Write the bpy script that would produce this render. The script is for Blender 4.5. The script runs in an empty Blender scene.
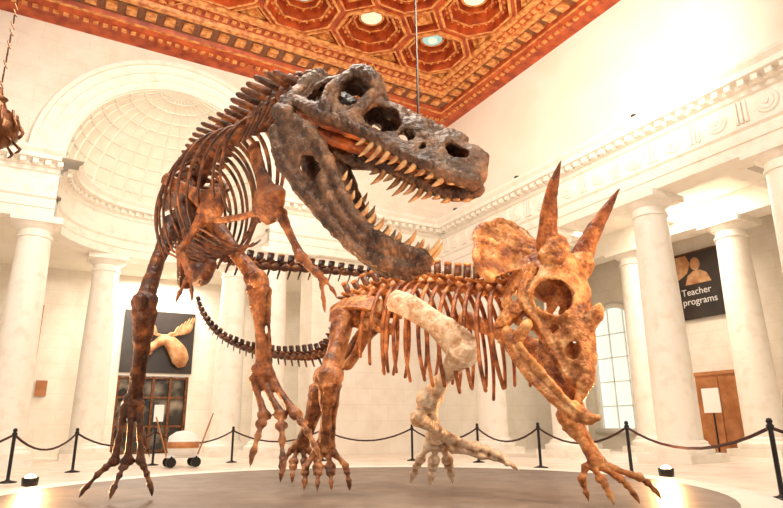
import bpy, bmesh, math, random
from mathutils import Vector, Matrix, noise
random.seed(4)
sc=bpy.context.scene
PI=math.pi; cos=math.cos; sin=math.sin; V=Vector
sc.view_settings.view_transform='Standard'
# ------------------------------------------------------------ materials
def nodes(name):
    m=bpy.data.materials.new(name); m.use_nodes=True
    nt=m.node_tree; b=nt.nodes['Principled BSDF']; return m,nt,b
def mat(name,c1,c2=None,scale=3.0,rough=.6,bump=0,bscale=None,metal=0,emis=None,estr=0,lo=.35,hi=.65,detail=6,c3=None,dist=.05,cav_shade=0):
    m,nt,b=nodes(name); N=nt.nodes; L=nt.links
    b.inputs['Roughness'].default_value=rough; b.inputs['Metallic'].default_value=metal
    b.inputs['Base Color'].default_value=(*c1,1)
    if c2:
        tc=N.new('ShaderNodeTexCoord'); n=N.new('ShaderNodeTexNoise'); n.inputs['Scale'].default_value=scale; n.inputs['Detail'].default_value=detail
        L.new(tc.outputs['Object'],n.inputs['Vector'])
        r=N.new('ShaderNodeValToRGB'); r.color_ramp.elements[0].position=lo; r.color_ramp.elements[1].position=hi
        r.color_ramp.elements[0].color=(*c1,1); r.color_ramp.elements[1].color=(*c2,1)
        if c3:
            e=r.color_ramp.elements.new((lo+hi)/2); e.color=(*c3,1)
        L.new(n.outputs['Fac'],r.inputs['Fac']); out=r.outputs['Color']
        if cav_shade:  # crevice shade painted into the base colour by pointiness
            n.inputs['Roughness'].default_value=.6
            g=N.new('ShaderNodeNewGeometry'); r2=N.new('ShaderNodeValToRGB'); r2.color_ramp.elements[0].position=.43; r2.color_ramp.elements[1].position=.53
            r2.color_ramp.elements[0].color=(cav_shade,cav_shade*.7,cav_shade*.6,1); r2.color_ramp.elements[1].color=(1,1,1,1)
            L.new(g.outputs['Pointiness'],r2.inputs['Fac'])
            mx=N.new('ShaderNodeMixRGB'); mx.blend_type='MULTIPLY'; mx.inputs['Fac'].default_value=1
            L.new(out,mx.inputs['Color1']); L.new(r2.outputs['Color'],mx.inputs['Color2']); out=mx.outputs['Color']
        L.new(out,b.inputs['Base Color'])
    if bump:
        tc=N.new('ShaderNodeTexCoord'); n=N.new('ShaderNodeTexNoise'); n.inputs['Scale'].default_value=bscale or scale*4; n.inputs['Detail'].default_value=8
        L.new(tc.outputs['Object'],n.inputs['Vector'])
        bp=N.new('ShaderNodeBump'); bp.inputs['Strength'].default_value=bump; bp.inputs['Distance'].default_value=dist
        L.new(n.outputs['Fac'],bp.inputs['Height']); L.new(bp.outputs['Normal'],b.inputs['Normal'])
    if emis:
        b.inputs['Emission Color'].default_value=(*emis,1); b.inputs['Emission Strength'].default_value=estr
    return m
def stone(name,c1,c2,mortar,bw=1.4,bh=.6):
    m,nt,b=nodes(name); N=nt.nodes; L=nt.links
    tc=N.new('ShaderNodeTexCoord'); sp=N.new('ShaderNodeSeparateXYZ'); L.new(tc.outputs['Object'],sp.inputs[0])
    ad=N.new('ShaderNodeMath'); L.new(sp.outputs[0],ad.inputs[0]); L.new(sp.outputs[1],ad.inputs[1])
    cb=N.new('ShaderNodeCombineXYZ'); L.new(ad.outputs[0],cb.inputs[0]); L.new(sp.outputs[2],cb.inputs[1])
    br=N.new('ShaderNodeTexBrick'); L.new(cb.outputs[0],br.inputs['Vector'])
    br.inputs['Color1'].default_value=(*c1,1); br.inputs['Color2'].default_value=(*c2,1); br.inputs['Mortar'].default_value=(*mortar,1)
    br.inputs['Scale'].default_value=1; br.inputs['Mortar Size'].default_value=.006; br.inputs['Brick Width'].default_value=bw; br.inputs['Row Height'].default_value=bh
    n=N.new('ShaderNodeTexNoise'); n.inputs['Scale'].default_value=1.6; n.inputs['Detail'].default_value=9; n.inputs['Roughness'].default_value=.65
    L.new(tc.outputs['Object'],n.inputs['Vector'])
    r=N.new('ShaderNodeValToRGB'); r.color_ramp.elements[0].position=.25; r.color_ramp.elements[1].position=.6
    r.color_ramp.elements[0].color=(.90,.86,.82,1); r.color_ramp.elements[1].color=(1,1,1,1)
    L.new(n.outputs['Fac'],r.inputs['Fac'])
    mx=N.new('ShaderNodeMixRGB'); mx.blend_type='MULTIPLY'; mx.inputs['Fac'].default_value=1
    L.new(br.outputs['Color'],mx.inputs['Color1']); L.new(r.outputs['Color'],mx.inputs['Color2']); L.new(mx.outputs['Color'],b.inputs['Base Color'])
    b.inputs['Roughness'].default_value=.55
    return m
M={}
M['stone']=stone('travertine_block',(.91,.84,.74),(.89,.82,.71),(.77,.68,.57))
M['trim']=mat('travertine_trim',(.82,.72,.61),(.91,.85,.76),3.0,.5,.15,14,lo=.25,hi=.5)
M['plaster']=mat('plaster',(.90,.82,.70),(.94,.88,.79),.7,.8)
M['dome']=mat('dome_plaster',(.85,.78,.67),(.90,.85,.75),2,.8)
M['floor']=mat('floor_marble',(.70,.58,.47),(.88,.79,.69),1.4,.35,0,lo=.3,hi=.6)
M['plat']=mat('platform_carpet',(.14,.10,.08),(.22,.17,.14),3,.45,.1,30)
M['ceil']=mat('ceiling_red',(.27,.032,.007),(.56,.10,.018),2.5,.5,.15,20)
M['gold']=mat('ceiling_gold',(.42,.10,.018),(.86,.40,.12),5,.42,.2,30)
M['teal']=mat('ceiling_teal',(.09,.055,.03),(.30,.08,.02),9,.5)
M['med']=mat('medallion_white',(.8,.72,.55),emis=(1,.85,.6),estr=.6)
M['medb']=mat('medallion_blue',(.35,.6,.62),emis=(.4,.9,.95),estr=.35)
M['bulb']=mat('lamp_bulb',(1,1,1),emis=(1,.8,.5),estr=20)
M['black']=mat('black_metal',(.015,.013,.013),rough=.35,metal=.4)
M['rope']=mat('velvet_rope',(.03,.008,.008),(.07,.018,.015),20,.8)
M['bronze']=mat('bronze',(.10,.035,.012),(.25,.10,.04),8,.35,.2,metal=.7)
M['dark']=mat('dark_panel',(.02,.016,.014),(.05,.035,.03),.8,.3)
M['dglass']=mat('dark_glass',(.03,.025,.02),(.40,.32,.24),1.3,.1,lo=.45,hi=.7)  # lighter patches paint the warm lit interior into the glass colour
M['wood']=mat('oak_wood',(.33,.11,.03),(.5,.2,.07),3,.4)
M['glass']=mat('daylight_glass',(.75,.82,.78),rough=.2,emis=(.85,1,.93),estr=.6)
M['paper']=mat('white_paper',(.85,.82,.78))
M['tan']=mat('moose_tan',(.40,.15,.05),(.70,.40,.20),3,.7)
M['boneT']=mat('bone_dark_brown',(.035,.012,.006),(.42,.165,.055),6,.36,.7,34,lo=.36,hi=.70,c3=(.14,.048,.019),cav_shade=.3,dist=.025)
M['boneA']=mat('bone_mid_brown',(.09,.028,.010),(.68,.31,.115),6,.36,.7,32,lo=.36,hi=.68,c3=(.33,.115,.036),cav_shade=.3,dist=.025)
M['boneS']=mat('bone_skull_brown',(.040,.017,.009),(.38,.215,.12),6,.36,.9,28,lo=.36,hi=.70,c3=(.15,.078,.044),cav_shade=.22,dist=.03)
M['palate']=mat('bone_palate_lit',(.16,.026,.008),(.66,.20,.05),5,.45,.6,24,cav_shade=.35,dist=.02)  # orange light on the palate is painted into this bone colour
M['tooth']=mat('tooth_enamel',(.25,.12,.05),(.62,.40,.2),14,.3)
M['boneC']=mat('bone_orange_tan',(.20,.05,.012),(.88,.50,.22),5.5,.36,.8,30,lo=.35,hi=.66,c3=(.58,.225,.062),cav_shade=.25,dist=.025)
M['boneR']=mat('bone_rust',(.12,.026,.007),(.70,.27,.08),6,.38,.7,30,lo=.36,hi=.66,c3=(.38,.11,.026),cav_shade=.3,dist=.025)
M['boneP']=mat('bone_pale',(.52,.26,.10),(.95,.80,.60),5,.4,.7,26,lo=.34,hi=.58,cav_shade=.35,dist=.025)
# ------------------------------------------------------------ mesh builder
class MB:
    def __init__(s): s.v=[];s.f=[];s.mi=[];s.cur=0
    def add(s,vs,fs):
        o=len(s.v); s.v+=[tuple(v) for v in vs]; s.f+=[[i+o for i in f] for f in fs]; s.mi+=[s.cur]*len(fs)
    def box(s,a,b):
        x0,y0,z0=a;x1,y1,z1=b
        s.add([(x0,y0,z0),(x1,y0,z0),(x1,y1,z0),(x0,y1,z0),(x0,y0,z1),(x1,y0,z1),(x1,y1,z1),(x0,y1,z1)],
              [(0,3,2,1),(4,5,6,7),(0,1,5,4),(1,2,6,5),(2,3,7,6),(3,0,4,7)])
    def lathe(s,prof,c,seg=32,a0=0,a1=2*PI):
        n=len(prof); full=abs(a1-a0-2*PI)<1e-6; m=seg if full else seg+1
        vs=[];fs=[]
        for i in range(m):
            a=a0+(a1-a0)*i/seg
            for r,z in prof: vs.append((c[0]+r*cos(a),c[1]+r*sin(a),c[2]+z))
        for i in range(seg):
            j=(i+1)%m
            for k in range(n-1): fs.append((i*n+k,j*n+k,j*n+k+1,i*n+k+1))
        s.add(vs,fs)
    def tube(s,pts,seg=8,sub=3,cap=True,up0=None,fl=1.0):
        P=[V(p) for p,r in pts];Rr=[r for p,r in pts];n=len(P)
        Q=[];RR=[]
        for i in range(n-1):
            p0=P[max(i-1,0)];p1=P[i];p2=P[i+1];p3=P[min(i+2,n-1)]
            for k in range(sub):
                t=k/sub
                Q.append(.5*((2*p1)+(p2-p0)*t+(2*p0-5*p1+4*p2-p3)*t*t+(3*p1-p0-3*p2+p3)*t**3))
                RR.append(Rr[i]+(Rr[i+1]-Rr[i])*(t*t*(3-2*t)))
        Q.append(P[-1]);RR.append(Rr[-1])
        if cap:
            d=(Q[0]-Q[1]).normalized();e=(Q[-1]-Q[-2]).normalized()
            Q=[Q[0]+d*RR[0]*.8*min(1,fl*1.5)]+Q+[Q[-1]+e*RR[-1]*.8*min(1,fl*1.5)];RR=[RR[0]*.45]+RR+[RR[-1]*.45]
        vs=[];fs=[];up=V(up0) if up0 is not None else None;m=len(Q)
        for i in range(m):
            t=(Q[min(i+1,m-1)]-Q[max(i-1,0)]).normalized()
            if up is None: up=t.orthogonal().normalized()
            up=(up-t*up.dot(t)).normalized(); w=t.cross(up)
            for k in range(seg):
                a=2*PI*k/seg; vs.append(Q[i]+(up*cos(a)+w*(sin(a)*fl))*RR[i])
        for i in range(m-1):
            for k in range(seg): fs.append((i*seg+k,i*seg+(k+1)%seg,(i+1)*seg+(k+1)%seg,(i+1)*seg+k))
        fs.append(tuple(range(seg))[::-1]); fs.append(tuple((m-1)*seg+k for k in range(seg)))
        s.add(vs,fs)
    def obj(s,name,mats,parent=None,smooth=False,off=None):
        me=bpy.data.meshes.new(name)
        vs=s.v if off is None else [(v[0]-off[0],v[1]-off[1],v[2]-off[2]) for v in s.v]
        me.from_pydata(vs,[],s.f); me.update()
        if not isinstance(mats,(list,tuple)): mats=[mats]
        for m in mats: me.materials.append(m)
        for p,i in zip(me.polygons,s.mi): p.material_index=i; p.use_smooth=smooth
        o=bpy.data.objects.new(name,me); sc.collection.objects.link(o)
        if parent: o.parent=parent
        return o
def empty(name,loc=(0,0,0),rz=0):
    o=bpy.data.objects.new(name,None); sc.collection.objects.link(o); o.location=loc; o.rotation_euler=(0,0,rz); o.empty_display_size=.2; return o
def smooth_by_angle(o,deg=35):
    me=o.data
    for p in me.polygons: p.use_smooth=True
    bm=bmesh.new(); bm.from_mesh(me)
    for e in bm.edges:
        if len(e.link_faces)==2 and e.calc_face_angle(0)>math.radians(deg): e.smooth=False
    bm.to_mesh(me); bm.free()
# exhibit axes: the mounted skeletons and platform stand turned 30 degrees to the room
RZ=-PI/6
def W(x,y,z=0): return V((x*cos(RZ)-y*sin(RZ), x*sin(RZ)+y*cos(RZ), z))
# ------------------------------------------------------------ room
YF=21.0; XR=15.0; ZC=14.7; CX=3.2; RI=3.5; ZS=9.5; ZA=7.4
m=MB(); m.box((-9,-3,-.2),(21.3,28.3,0)); m.obj('floor',M['floor'])
m=MB()
n=48
def outer(a,x0,x1,z1):
    c,s_=cos(a),sin(a); t=1e9
    if c>1e-6:t=min(t,(x1-CX)/c)
    if c<-1e-6:t=min(t,(x0-CX)/c)
    if s_>1e-6:t=min(t,(z1-ZS)/s_)
    return (CX+c*t,ZS+s_*t)
angs=sorted([PI*i/n for i in range(n+1)]+[math.atan2(ZC-ZS,XR-CX),math.atan2(ZC-ZS,-9-CX)])
vs=[];fs=[]
for a in angs:
    vs.append((CX+RI*cos(a),YF,ZS+RI*sin(a))); o=outer(a,-9,XR,ZC); vs.append((o[0],YF,o[1]))
for i in range(len(angs)-1): fs.append((2*i,2*i+1,2*i+3,2*i+2))
m.add(vs,fs)
m.box((-9,YF,0),(-2.2,YF+1.2,ZS)); m.box((8.6,YF,0),(XR+6,YF+1.2,ZS+.0))
m.box((-2.2,YF,ZA),(CX-4.2,YF+1.2,ZS)); m.box((CX+4.2,YF,ZA),(8.6,YF+1.2,ZS))
m.obj('wall_far',M['stone'])
m=MB()
def ring(m,r0,r1,y0,y1,seg=56):
    vs=[];fs=[]
    for i in range(seg+1):
        a=PI*i/seg
        for r,y in ((r0,y1),(r0,y0),(r1,y0),(r1,y1)): vs.append((CX+r*cos(a),y,ZS+r*sin(a)))
    for i in range(seg):
        for k in range(3): fs.append((4*i+k,4*i+k+1,4*i+4+k+1,4*i+4+k))
    m.add(vs,fs)
ring(m,RI-.02,RI+.25,YF-.10,YF+.3); ring(m,RI+.25,RI+.55,YF-.16,YF); ring(m,RI+.55,RI+.62,YF-.24,YF); ring(m,RI+.62,RI+.85,YF-.20,YF); ring(m,RI+.85,RI+1.0,YF-.34,YF)
m.obj('trim_1',M['trim'])
m=MB()
prof=[(RI+.0,0)]+[((RI)*cos(t*PI/2/20),(RI)*sin(t*PI/2/20)) for t in range(1,21)]
m.lathe(prof,(CX,YF,ZS),48,0,PI)
m.obj('wall_apse_dome',M['dome'],smooth=True)
m=MB()
for k in range(17):
    a=PI*k/16
    m.tube([((CX+(RI-.02)*cos(a)*cos(e),YF+.02+(RI-.02)*sin(a)*cos(e),ZS+(RI-.02)*sin(e)),.05*cos(e)+.010) for e in [i*PI/2/12*.93 for i in range(13)]],6,1,False)
for j in range(1,10):
    e=PI/2*j/10.4
    m.tube([((CX+(RI-.02)*cos(a)*cos(e),YF+.02+(RI-.02)*sin(a)*cos(e),ZS+(RI-.02)*sin(e)),.04) for a in [PI*i/24 for i in range(25)]],6,1,False)
m.obj('trim_2',M['dome'],smooth=True)
EP=[(-.9,7.4),(0,7.4),(0,7.68),(.05,7.7),(.05,7.98),(.13,8.04),(.13,8.12),(.0,8.16),(0,8.84),(.08,8.88),(.08,9.0),(.2,9.02),(.2,9.14),(.5,9.16),(.5,9.3),(.62,9.42),(.64,9.5),(-.4,9.5)]
def ent_far(m,x0,x1,yf):
    vs=[];fs=[];n=len(EP)
    for x in (x0,x1):
        for o,z in EP: vs.append((x,yf-o,z))
    for k in range(n-1): fs.append((k,k+1,n+k+1,n+k))
    fs.append(tuple(range(n))); fs.append(tuple(n+k for k in range(n)))
    m.add(vs,fs)
    x=x0+.1
    while x<x1-.1: m.box((x,yf-.42,9.0),(x+.16,yf-.1,9.15)); x+=.34
def ent_right(m,y0,y1,xf):
    vs=[];fs=[];n=len(EP)
    for y in (y0,y1):
        for o,z in EP: vs.append((xf-o,y,z))
    for k in range(n-1): fs.append((k,k+1,n+k+1,n+k))
    fs.append(tuple(range(n))); fs.append(tuple(n+k for k in range(n)))
    m.add(vs,fs)
    y=y0+.1
    while y<y1-.1: m.box((xf-.42,y,9.0),(xf-.1,y+.16,9.15)); y+=.34
    y=y0+.6
    while y<y1-.3:
        for rr,dd in ((.27,.06),(.19,.09),(.08,.13)):
            vs=[];N_=20
            for i in range(N_): vs.append((xf-dd,y+rr*cos(2*PI*i/N_),8.5+rr*sin(2*PI*i/N_)))
            for i in range(N_): vs.append((xf,y+(rr+.02)*cos(2*PI*i/N_),8.5+(rr+.02)*sin(2*PI*i/N_)))
            m.add(vs,[tuple(range(N_))]+[(i,(i+1)%N_,N_+(i+1)%N_,N_+i) for i in range(N_)])
        for q in (-.12,0,.12): m.box((xf-.07,y+.65+q-.04,8.2),(xf,y+.65+q+.04,8.8))
        y+=1.3
m=MB(); ent_far(m,-9,CX-RI-.0,YF-.3); m.box((-9,YF-.28,7.36),(-1.0,YF+1.3,7.5)); m.obj('trim_3',M['trim'])
m=MB(); ent_far(m,CX+RI,XR,YF-.3); m.box((7.4,YF-.28,7.36),(8.7,YF+1.3,7.5)); m.obj('trim_4',M['trim'])
m=MB(); ent_right(m,-3,YF-.2,XR-.5); m.obj('trim_5',M['trim'])
m=MB(); m.lathe([(RI+.0-o if o>-.5 else RI+.9,z) for o,z in EP][:-1]+[(RI+.2,9.5)],(CX,YF,0),48,-.08,PI+.08)
for i in range(34):
    a=PI*(i+.5)/34; c=V((CX+(RI-.28)*cos(a),YF+(RI-.28)*sin(a),9.07)); m.lathe([(.0,-.07),(.09,-.07),(.09,.07),(0,.07)],c,4,a+PI/4,a+PI/4+2*PI)
m.obj('trim_6',M['trim'])
def column(x,y,name='column',h=7.4,r=.56):
    m=MB()
    m.box((x-.8,y-.8,0),(x+.8,y+.8,.22))
    m.lathe([(0,.22),(.78,.22),(.80,.30),(.78,.38),(.70,.42),(.66,.46),(.66,.5),(r+.02,.56)]+[(r*(1-.17*(t**1.6)),.56+(h-1.2)*t) for t in [i/10 for i in range(11)]]+
      [(r*.83,h-.62),(r*.83+.05,h-.6),(r*.83+.05,h-.54),(r*.83,h-.52),(r*.83,h-.36),(r*.86+.04,h-.33),(r+.08,h-.22),(r+.1,h-.19),(0,h-.19)],(x,y,0),36)
    m.box((x-.7,y-.7,h-.19),(x+.7,y+.7,h))
    o=m.obj(name,M['trim']); smooth_by_angle(o); return o
for y in (-1.0,2.9,6.8,10.7,14.6,18.5): column(XR,y)
for y in (6.9,10.8,14.7,18.6): column(19.2,y)
for a in (0,180,113,38): column(CX+3.93*cos(math.radians(a)),YF+.25+3.93*sin(math.radians(a)))
m=MB(); m.box((-9,28,0),(2.8,28.3,7.6)); m.box((5.7,28,0),(XR,28.3,7.6)); m.box((2.8,28,3.2),(5.7,28.3,7.6)); m.obj('wall_gallery_far',M['stone'])
m=MB(); vs=[];fs=[]
angs=sorted([PI*i/32 for i in range(33)]+[math.atan2(7,XR-CX),math.atan2(7,-9-CX)])
for a in angs:
    c,s_=cos(a),sin(a);t=1e9
    if c>1e-6:t=min(t,(XR-CX)/c)
    if c<-1e-6:t=min(t,(-9-CX)/c)
    if s_>1e-6:t=min(t,7/s_)
    vs+=[(CX+(RI+.5)*c,YF+(RI+.5)*s_,7.5),(CX+c*t,YF+s_*t,7.5)]
for i in range(len(angs)-1): fs.append((2*i,2*i+1,2*i+3,2*i+2))
m.add(vs,fs); m.obj('ceiling_gallery_far',M['plaster'])
# glazed entrance in the far gallery
d=empty('door_1',(4.25,28.1,0))
m=MB(); m.box((-1.44,.1,0),(1.44,.14,3.18)); m.obj('dark_glazing',M['dglass'],d)
m=MB()
for x in (-1.4,-.7,0,.7,1.38): m.box((x-.05,-.05,0),(x+.05,.1,3.18))
for z in (.1,1.1,2.3,3.12): m.box((-1.44,-.04,z-.04),(1.44,.1,z+.04))
m.obj('frame',M['bronze'],d)
m=MB(); m.box((-1.2,.06,1.3),(-.8,.09,2.1)); m.box((.15,.06,1.3),(.55,.09,2.0)); m.obj('notices',M['paper'],d)
# moose display above the entrance
p=empty('moose_display',(4.28,27.9,4.6))
m=MB(); m.box((-1.48,.0,-1.28),(1.48,.07,1.4)); m.obj('panel',M['dark'],p)
m=MB()
m.tube([((-.62,-.52,-.42),.15),((-.48,-.50,-.34),.19),((-.18,-.46,-.10),.17),((.12,-.43,.10),.22),((.45,-.42,-.02),.30),((.78,-.40,-.42),.38),((.9,-.40,-.75),.36)],14,3)
m.tube([((-.50,-.50,-.50),.10),((-.35,-.46,-.48),.07)],8,1)
for g in (-1,1): m.tube([((.22,-.45-.1*g,.22),.05),((.38,-.45-.15*g,.36),.08),((.55,-.45-.2*g,.42),.015)],8,2,True,(0,0,1),.5)
m.obj('head',M['tan'],p,True)
m=MB()
for g,dx in ((-1,-.62),(1,.78)):
    b0=V((.12,-.42,.28)); t1=b0+V((dx*.55,-.05,.06)); t2=b0+V((dx*1.15,-.05,.36))
    m.tube([(b0,.06),(t1,.07),(t2,.24),(t2+V((dx*.25,0,.22)),.14)],10,3,True,(0,0,1),.35)
    for k in range(6):
        s0=t1.lerp(t2+V((dx*.3,0,.15)),k/5.); m.tube([(s0+V((0,0,.05)),.06),(s0+V((dx*.12,-.03,.30)),.045),(s0+V((dx*.2,-.03,.50-.04*abs(k-3))),.012)],6,2)
m.obj('antlers',M['tan'],p,True)
m=MB(); m.box((-.15,27.86,2.3),(.25,27.98,2.9)); m.obj('wall_sign',M['wood'])
m=MB(); m.box((-.75,27.86,3.2),(-.25,27.98,5.9)); m.obj('hanging_wall_panel',M['wood'])
# right gallery
m=MB(); wy,wr,wz=17.4,1.2,4.7
X2=21.0
def prect(y0,y1,z0,z1): m.add([(X2,y0,z0),(X2,y1,z0),(X2,y1,z1),(X2,y0,z1)],[(0,1,2,3)])
prect(-3,wy-wr,0,8.2); prect(wy+wr,YF,0,8.2); prect(wy-wr,wy+wr,0,.8)
vs=[];fs=[];N_=24
for i in range(N_+1):
    a=PI*i/N_; vs+=[(X2,wy+wr*cos(a),wz+wr*sin(a)),(X2,wy+wr*cos(a),8.2)]
for i in range(N_): fs.append((2*i,2*i+1,2*i+3,2*i+2))
m.add(vs,fs); m.obj('wall_gallery_right',M['stone'])
win=empty('window_1')
m=MB(); vs=[(X2+.18,wy+wr*cos(PI*i/N_),wz+wr*sin(PI*i/N_)) for i in range(N_+1)]+[(X2+.18,wy-wr,.8),(X2+.18,wy+wr,.8)]
m.add(vs,[tuple(range(len(vs)))]); m.obj('pane',M['glass'],win)
m=MB(); path=[(X2-.03,wy+wr,.8)]+[(X2-.03,wy+wr*cos(PI*i/N_),wz+wr*sin(PI*i/N_)) for i in range(N_+1)]+[(X2-.03,wy-wr,.8)]
m.tube([(q,.13) for q in path],8,1); m.box((X2-.2,wy-wr-.25,.6),(X2+.1,wy+wr+.25,.8)); m.obj('frame',M['trim'],win,True)
m=MB()
for q in (-.4,.4): m.box((X2+.1,wy+q-.02,.8),(X2+.16,wy+q+.02,wz+1.1))
for z in (1.7,2.7,3.7,4.7): m.box((X2+.1,wy-wr,z-.02),(X2+.16,wy+wr,z+.02))
m.obj('glazing_bars',M['trim'],win)
m=MB(); m.box((XR-.4,-3,8.2),(X2+.3,YF,8.35)); m.obj('ceiling_gallery_right',M['plaster'])
m=MB(); m.box((18.75,-3,7.4),(19.65,YF,8.2)); 
for y in (4.85,8.75,12.65,16.55): m.box((XR+.3,y-.3,7.8),(18.8,y+.3,8.2))
m.obj('trim_7',M['trim'])
m=MB(); m.box((XR-.0,-3,ZS),(XR+.4,YF,ZC)); m.obj('wall_right',M['plaster'])
# banner
b=empty('hanging_banner')
m=MB(); m.box((20.86,12.3,4.7),(20.90,14.4,7.2)); m.obj('cloth',M['dark'],b)
m=MB(); m.tube([((20.86,12.2,7.22),.03),((20.86,14.5,7.22),.03)],8,1); m.obj('rod',M['bronze'],b)
m=MB()
def bpoly(m,pts): 
    n=len(pts); m.add([(20.845,y,z) for y,z in pts]+[(20.86,y,z) for y,z in pts],[tuple(range(n))]+[(i,(i+1)%n,n+(i+1)%n,n+i) for i in range(n)])
bpoly(m,[(14.38,6.1),(14.38,7.15),(13.6,7.15),(13.45,6.8),(13.62,6.45),(13.9,6.3)])
bpoly(m,[(13.25+.2*cos(q*.5236),6.75+.25*sin(q*.5236)) for q in range(12)])
bpoly(m,[(13.75,6.0),(13.6,6.35),(13.35,6.5),(13.1,6.5),(12.85,6.35),(12.7,6.0)])
m.obj('portrait_artwork',M['tan'],b,False)
def text(s,size,loc,parent):
    c=bpy.data.curves.new('lettering','FONT'); c.body=s; c.size=size; c.extrude=.003
    c.materials.append(M['paper'])
    o=bpy.data.objects.new('lettering',c); sc.collection.objects.link(o); o.location=loc; o.rotation_euler=(PI/2,0,-PI/2); o.parent=parent
text('Teacher\nprograms',.36,(20.84,13.95,5.6),b)
c=empty('oak_cabinet')
m=MB(); m.box((20.5,11.9,0),(20.95,13.7,2.6)); m.box((20.45,11.8,2.6),(20.95,13.8,2.72)); m.box((20.45,11.8,0),(20.95,13.8,.15)); 
for y in (11.95,12.85): m.box((20.45,y,.25),(20.5,y+.8,2.5))
m.obj('carcass',M['wood'],c)
s=empty('sign_stand')
m=MB(); m.lathe([(0,0),(.2,0),(.2,.04),(.03,.06),(.03,1.3),(0,1.3)],(19.6,12.6,0),16); m.obj('stand',M['black'],s)
m=MB(); m.box((19.55,12.3,1.3),(19.59,12.9,2.1)); m.obj('card',M['paper'],s)
for y in (5.2,10.1,15.2,19):
    f=empty('cornice_spotlight',(14.1,y,9.5))
    m=MB(); m.lathe([(0,0),(.06,0),(.06,.02),(.015,.03),(.015,.1)],(0,0,0),12); m.tube([((.07,0,.16),.055),((-.08,0,.11),.07)],10,1); m.obj('housing',M['black'],f,True)
# ------------------------------------------------------------ coffered ceiling
m=MB(); PT=2.65; xs=[6.1+PT*i for i in (-5,-4,-3,-2,-1,0,1,2)]; ys=[16.4+PT*j for j in (-6,-5,-4,-3,-2,-1,0)]
def octp(cx,cy,r,z,rot=PI/8): return [(cx+r*cos(rot+PI/4*i),cy+r*sin(rot+PI/4*i),z) for i in range(8)]
def octring(m,cx,cy,r0,z0,r1,z1):
    m.add(octp(cx,cy,r0,z0)+octp(cx,cy,r1,z1),[(i,(i+1)%8,8+(i+1)%8,8+i) for i in range(8)])
h=PT/2
for ix,cx in enumerate(xs):
    for iy,cy in enumerate(ys):
        R0=1.30
        m.cur=0
        o8=octp(cx,cy,R0,ZC)
        sq=[(cx+h,cy+h*.42,ZC),(cx+h*.42,cy+h,ZC),(cx-h*.42,cy+h,ZC),(cx-h,cy+h*.42,ZC),(cx-h,cy-h*.42,ZC),(cx-h*.42,cy-h,ZC),(cx+h*.42,cy-h,ZC),(cx+h,cy-h*.42,ZC)]
        m.add(o8+sq,[(i,8+i,8+(i+1)%8,(i+1)%8) for i in range(8)])
        m.cur=1; octring(m,cx,cy,R0,ZC-.08,R0-.1,ZC-.08); octring(m,cx,cy,R0,ZC,R0,ZC-.08); m.cur=0; octring(m,cx,cy,R0-.1,ZC-.08,R0-.1,ZC+.2)
        octring(m,cx,cy,R0-.1,ZC+.2,R0-.33,ZC+.2)
        m.cur=1; octring(m,cx,cy,R0-.33,ZC+.2,R0-.33,ZC+.12); octring(m,cx,cy,R0-.33,ZC+.12,R0-.42,ZC+.12); m.cur=0; octring(m,cx,cy,R0-.42,ZC+.12,R0-.42,ZC+.5)
        m.cur=0; octring(m,cx,cy,R0-.42,ZC+.5,R0-.62,ZC+.5)
        m.cur=1; octring(m,cx,cy,R0-.62,ZC+.5,R0-.62,ZC+.42); octring(m,cx,cy,R0-.62,ZC+.42,R0-.70,ZC+.42); m.cur=0; octring(m,cx,cy,R0-.70,ZC+.42,R0-.70,ZC+.7)
        m.add(octp(cx,cy,R0-.70,ZC+.7),[tuple(range(8))])
        blue=(ix+iy)%2==1
        m.cur=1; m.lathe([(0.47,.7),(.47,.56),(.38,.56)],(cx,cy,ZC),24)
        m.cur=4 if blue else 3
        m.lathe([(.38,.56),(0,.52)],(cx,cy,ZC),24)
        if blue: m.cur=3; m.lathe([(.16,.53),(.16,.49),(0,.49)],(cx,cy,ZC),16)
        m.cur=1
        for q in range(24):
            a=2*PI*q/24; rr=(R0-.215)*cos(PI/8)/cos((a+PI/8)%(PI/4)-PI/8)*.99
            m.lathe([(.06,.2),(.045,.14),(0,.12)],(cx+rr*cos(a),cy+rr*sin(a),ZC),6)
        for q in range(16):
            a=2*PI*q/16; rr=(R0-.52)*cos(PI/8)/cos((a+PI/8)%(PI/4)-PI/8)*.99
            m.lathe([(.05,.5),(.035,.45),(0,.44)],(cx+rr*cos(a),cy+rr*sin(a),ZC),6)
        qx,qy=cx+h,cy+h; e=h*.58
        m.cur=1; m.lathe([(e,0),(e,-.06),(e-.09,-.06)],(qx,qy,ZC),4); m.cur=0; m.lathe([(e-.09,-.06),(e-.09,.2),(e-.3,.2)],(qx,qy,ZC),4)
        m.cur=1; m.lathe([(e-.3,.2),(e-.3,.1),(e-.38,.1),(.2,.17),(.16,.05),(0,.03)],(qx,qy,ZC),4)
x1=xs[-1]+h; y1=ys[-1]+h
def band(m,a,b,z0,z1,c):
    m.cur=c
    x_a,y_a=x1+a,y1+a*1.5; x_b,y_b=x1+b,y1+b*1.5
    m.add([(-9,y_a,z0),(x_a,y_a,z0),(x_a,-3,z0),(-9,y_b,z1),(x_b,y_b,z1),(x_b,-3,z1)],[(0,1,4,3),(1,2,5,4)])
band(m,0,0.02,ZC,ZC-.10,1); band(m,.02,.18,ZC-.10,ZC-.10,1); band(m,.18,.18,ZC-.1,ZC-.02,0); band(m,.18,.55,ZC-.02,ZC-.02,0); band(m,.55,.6,ZC-.02,ZC-.12,1)
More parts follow.
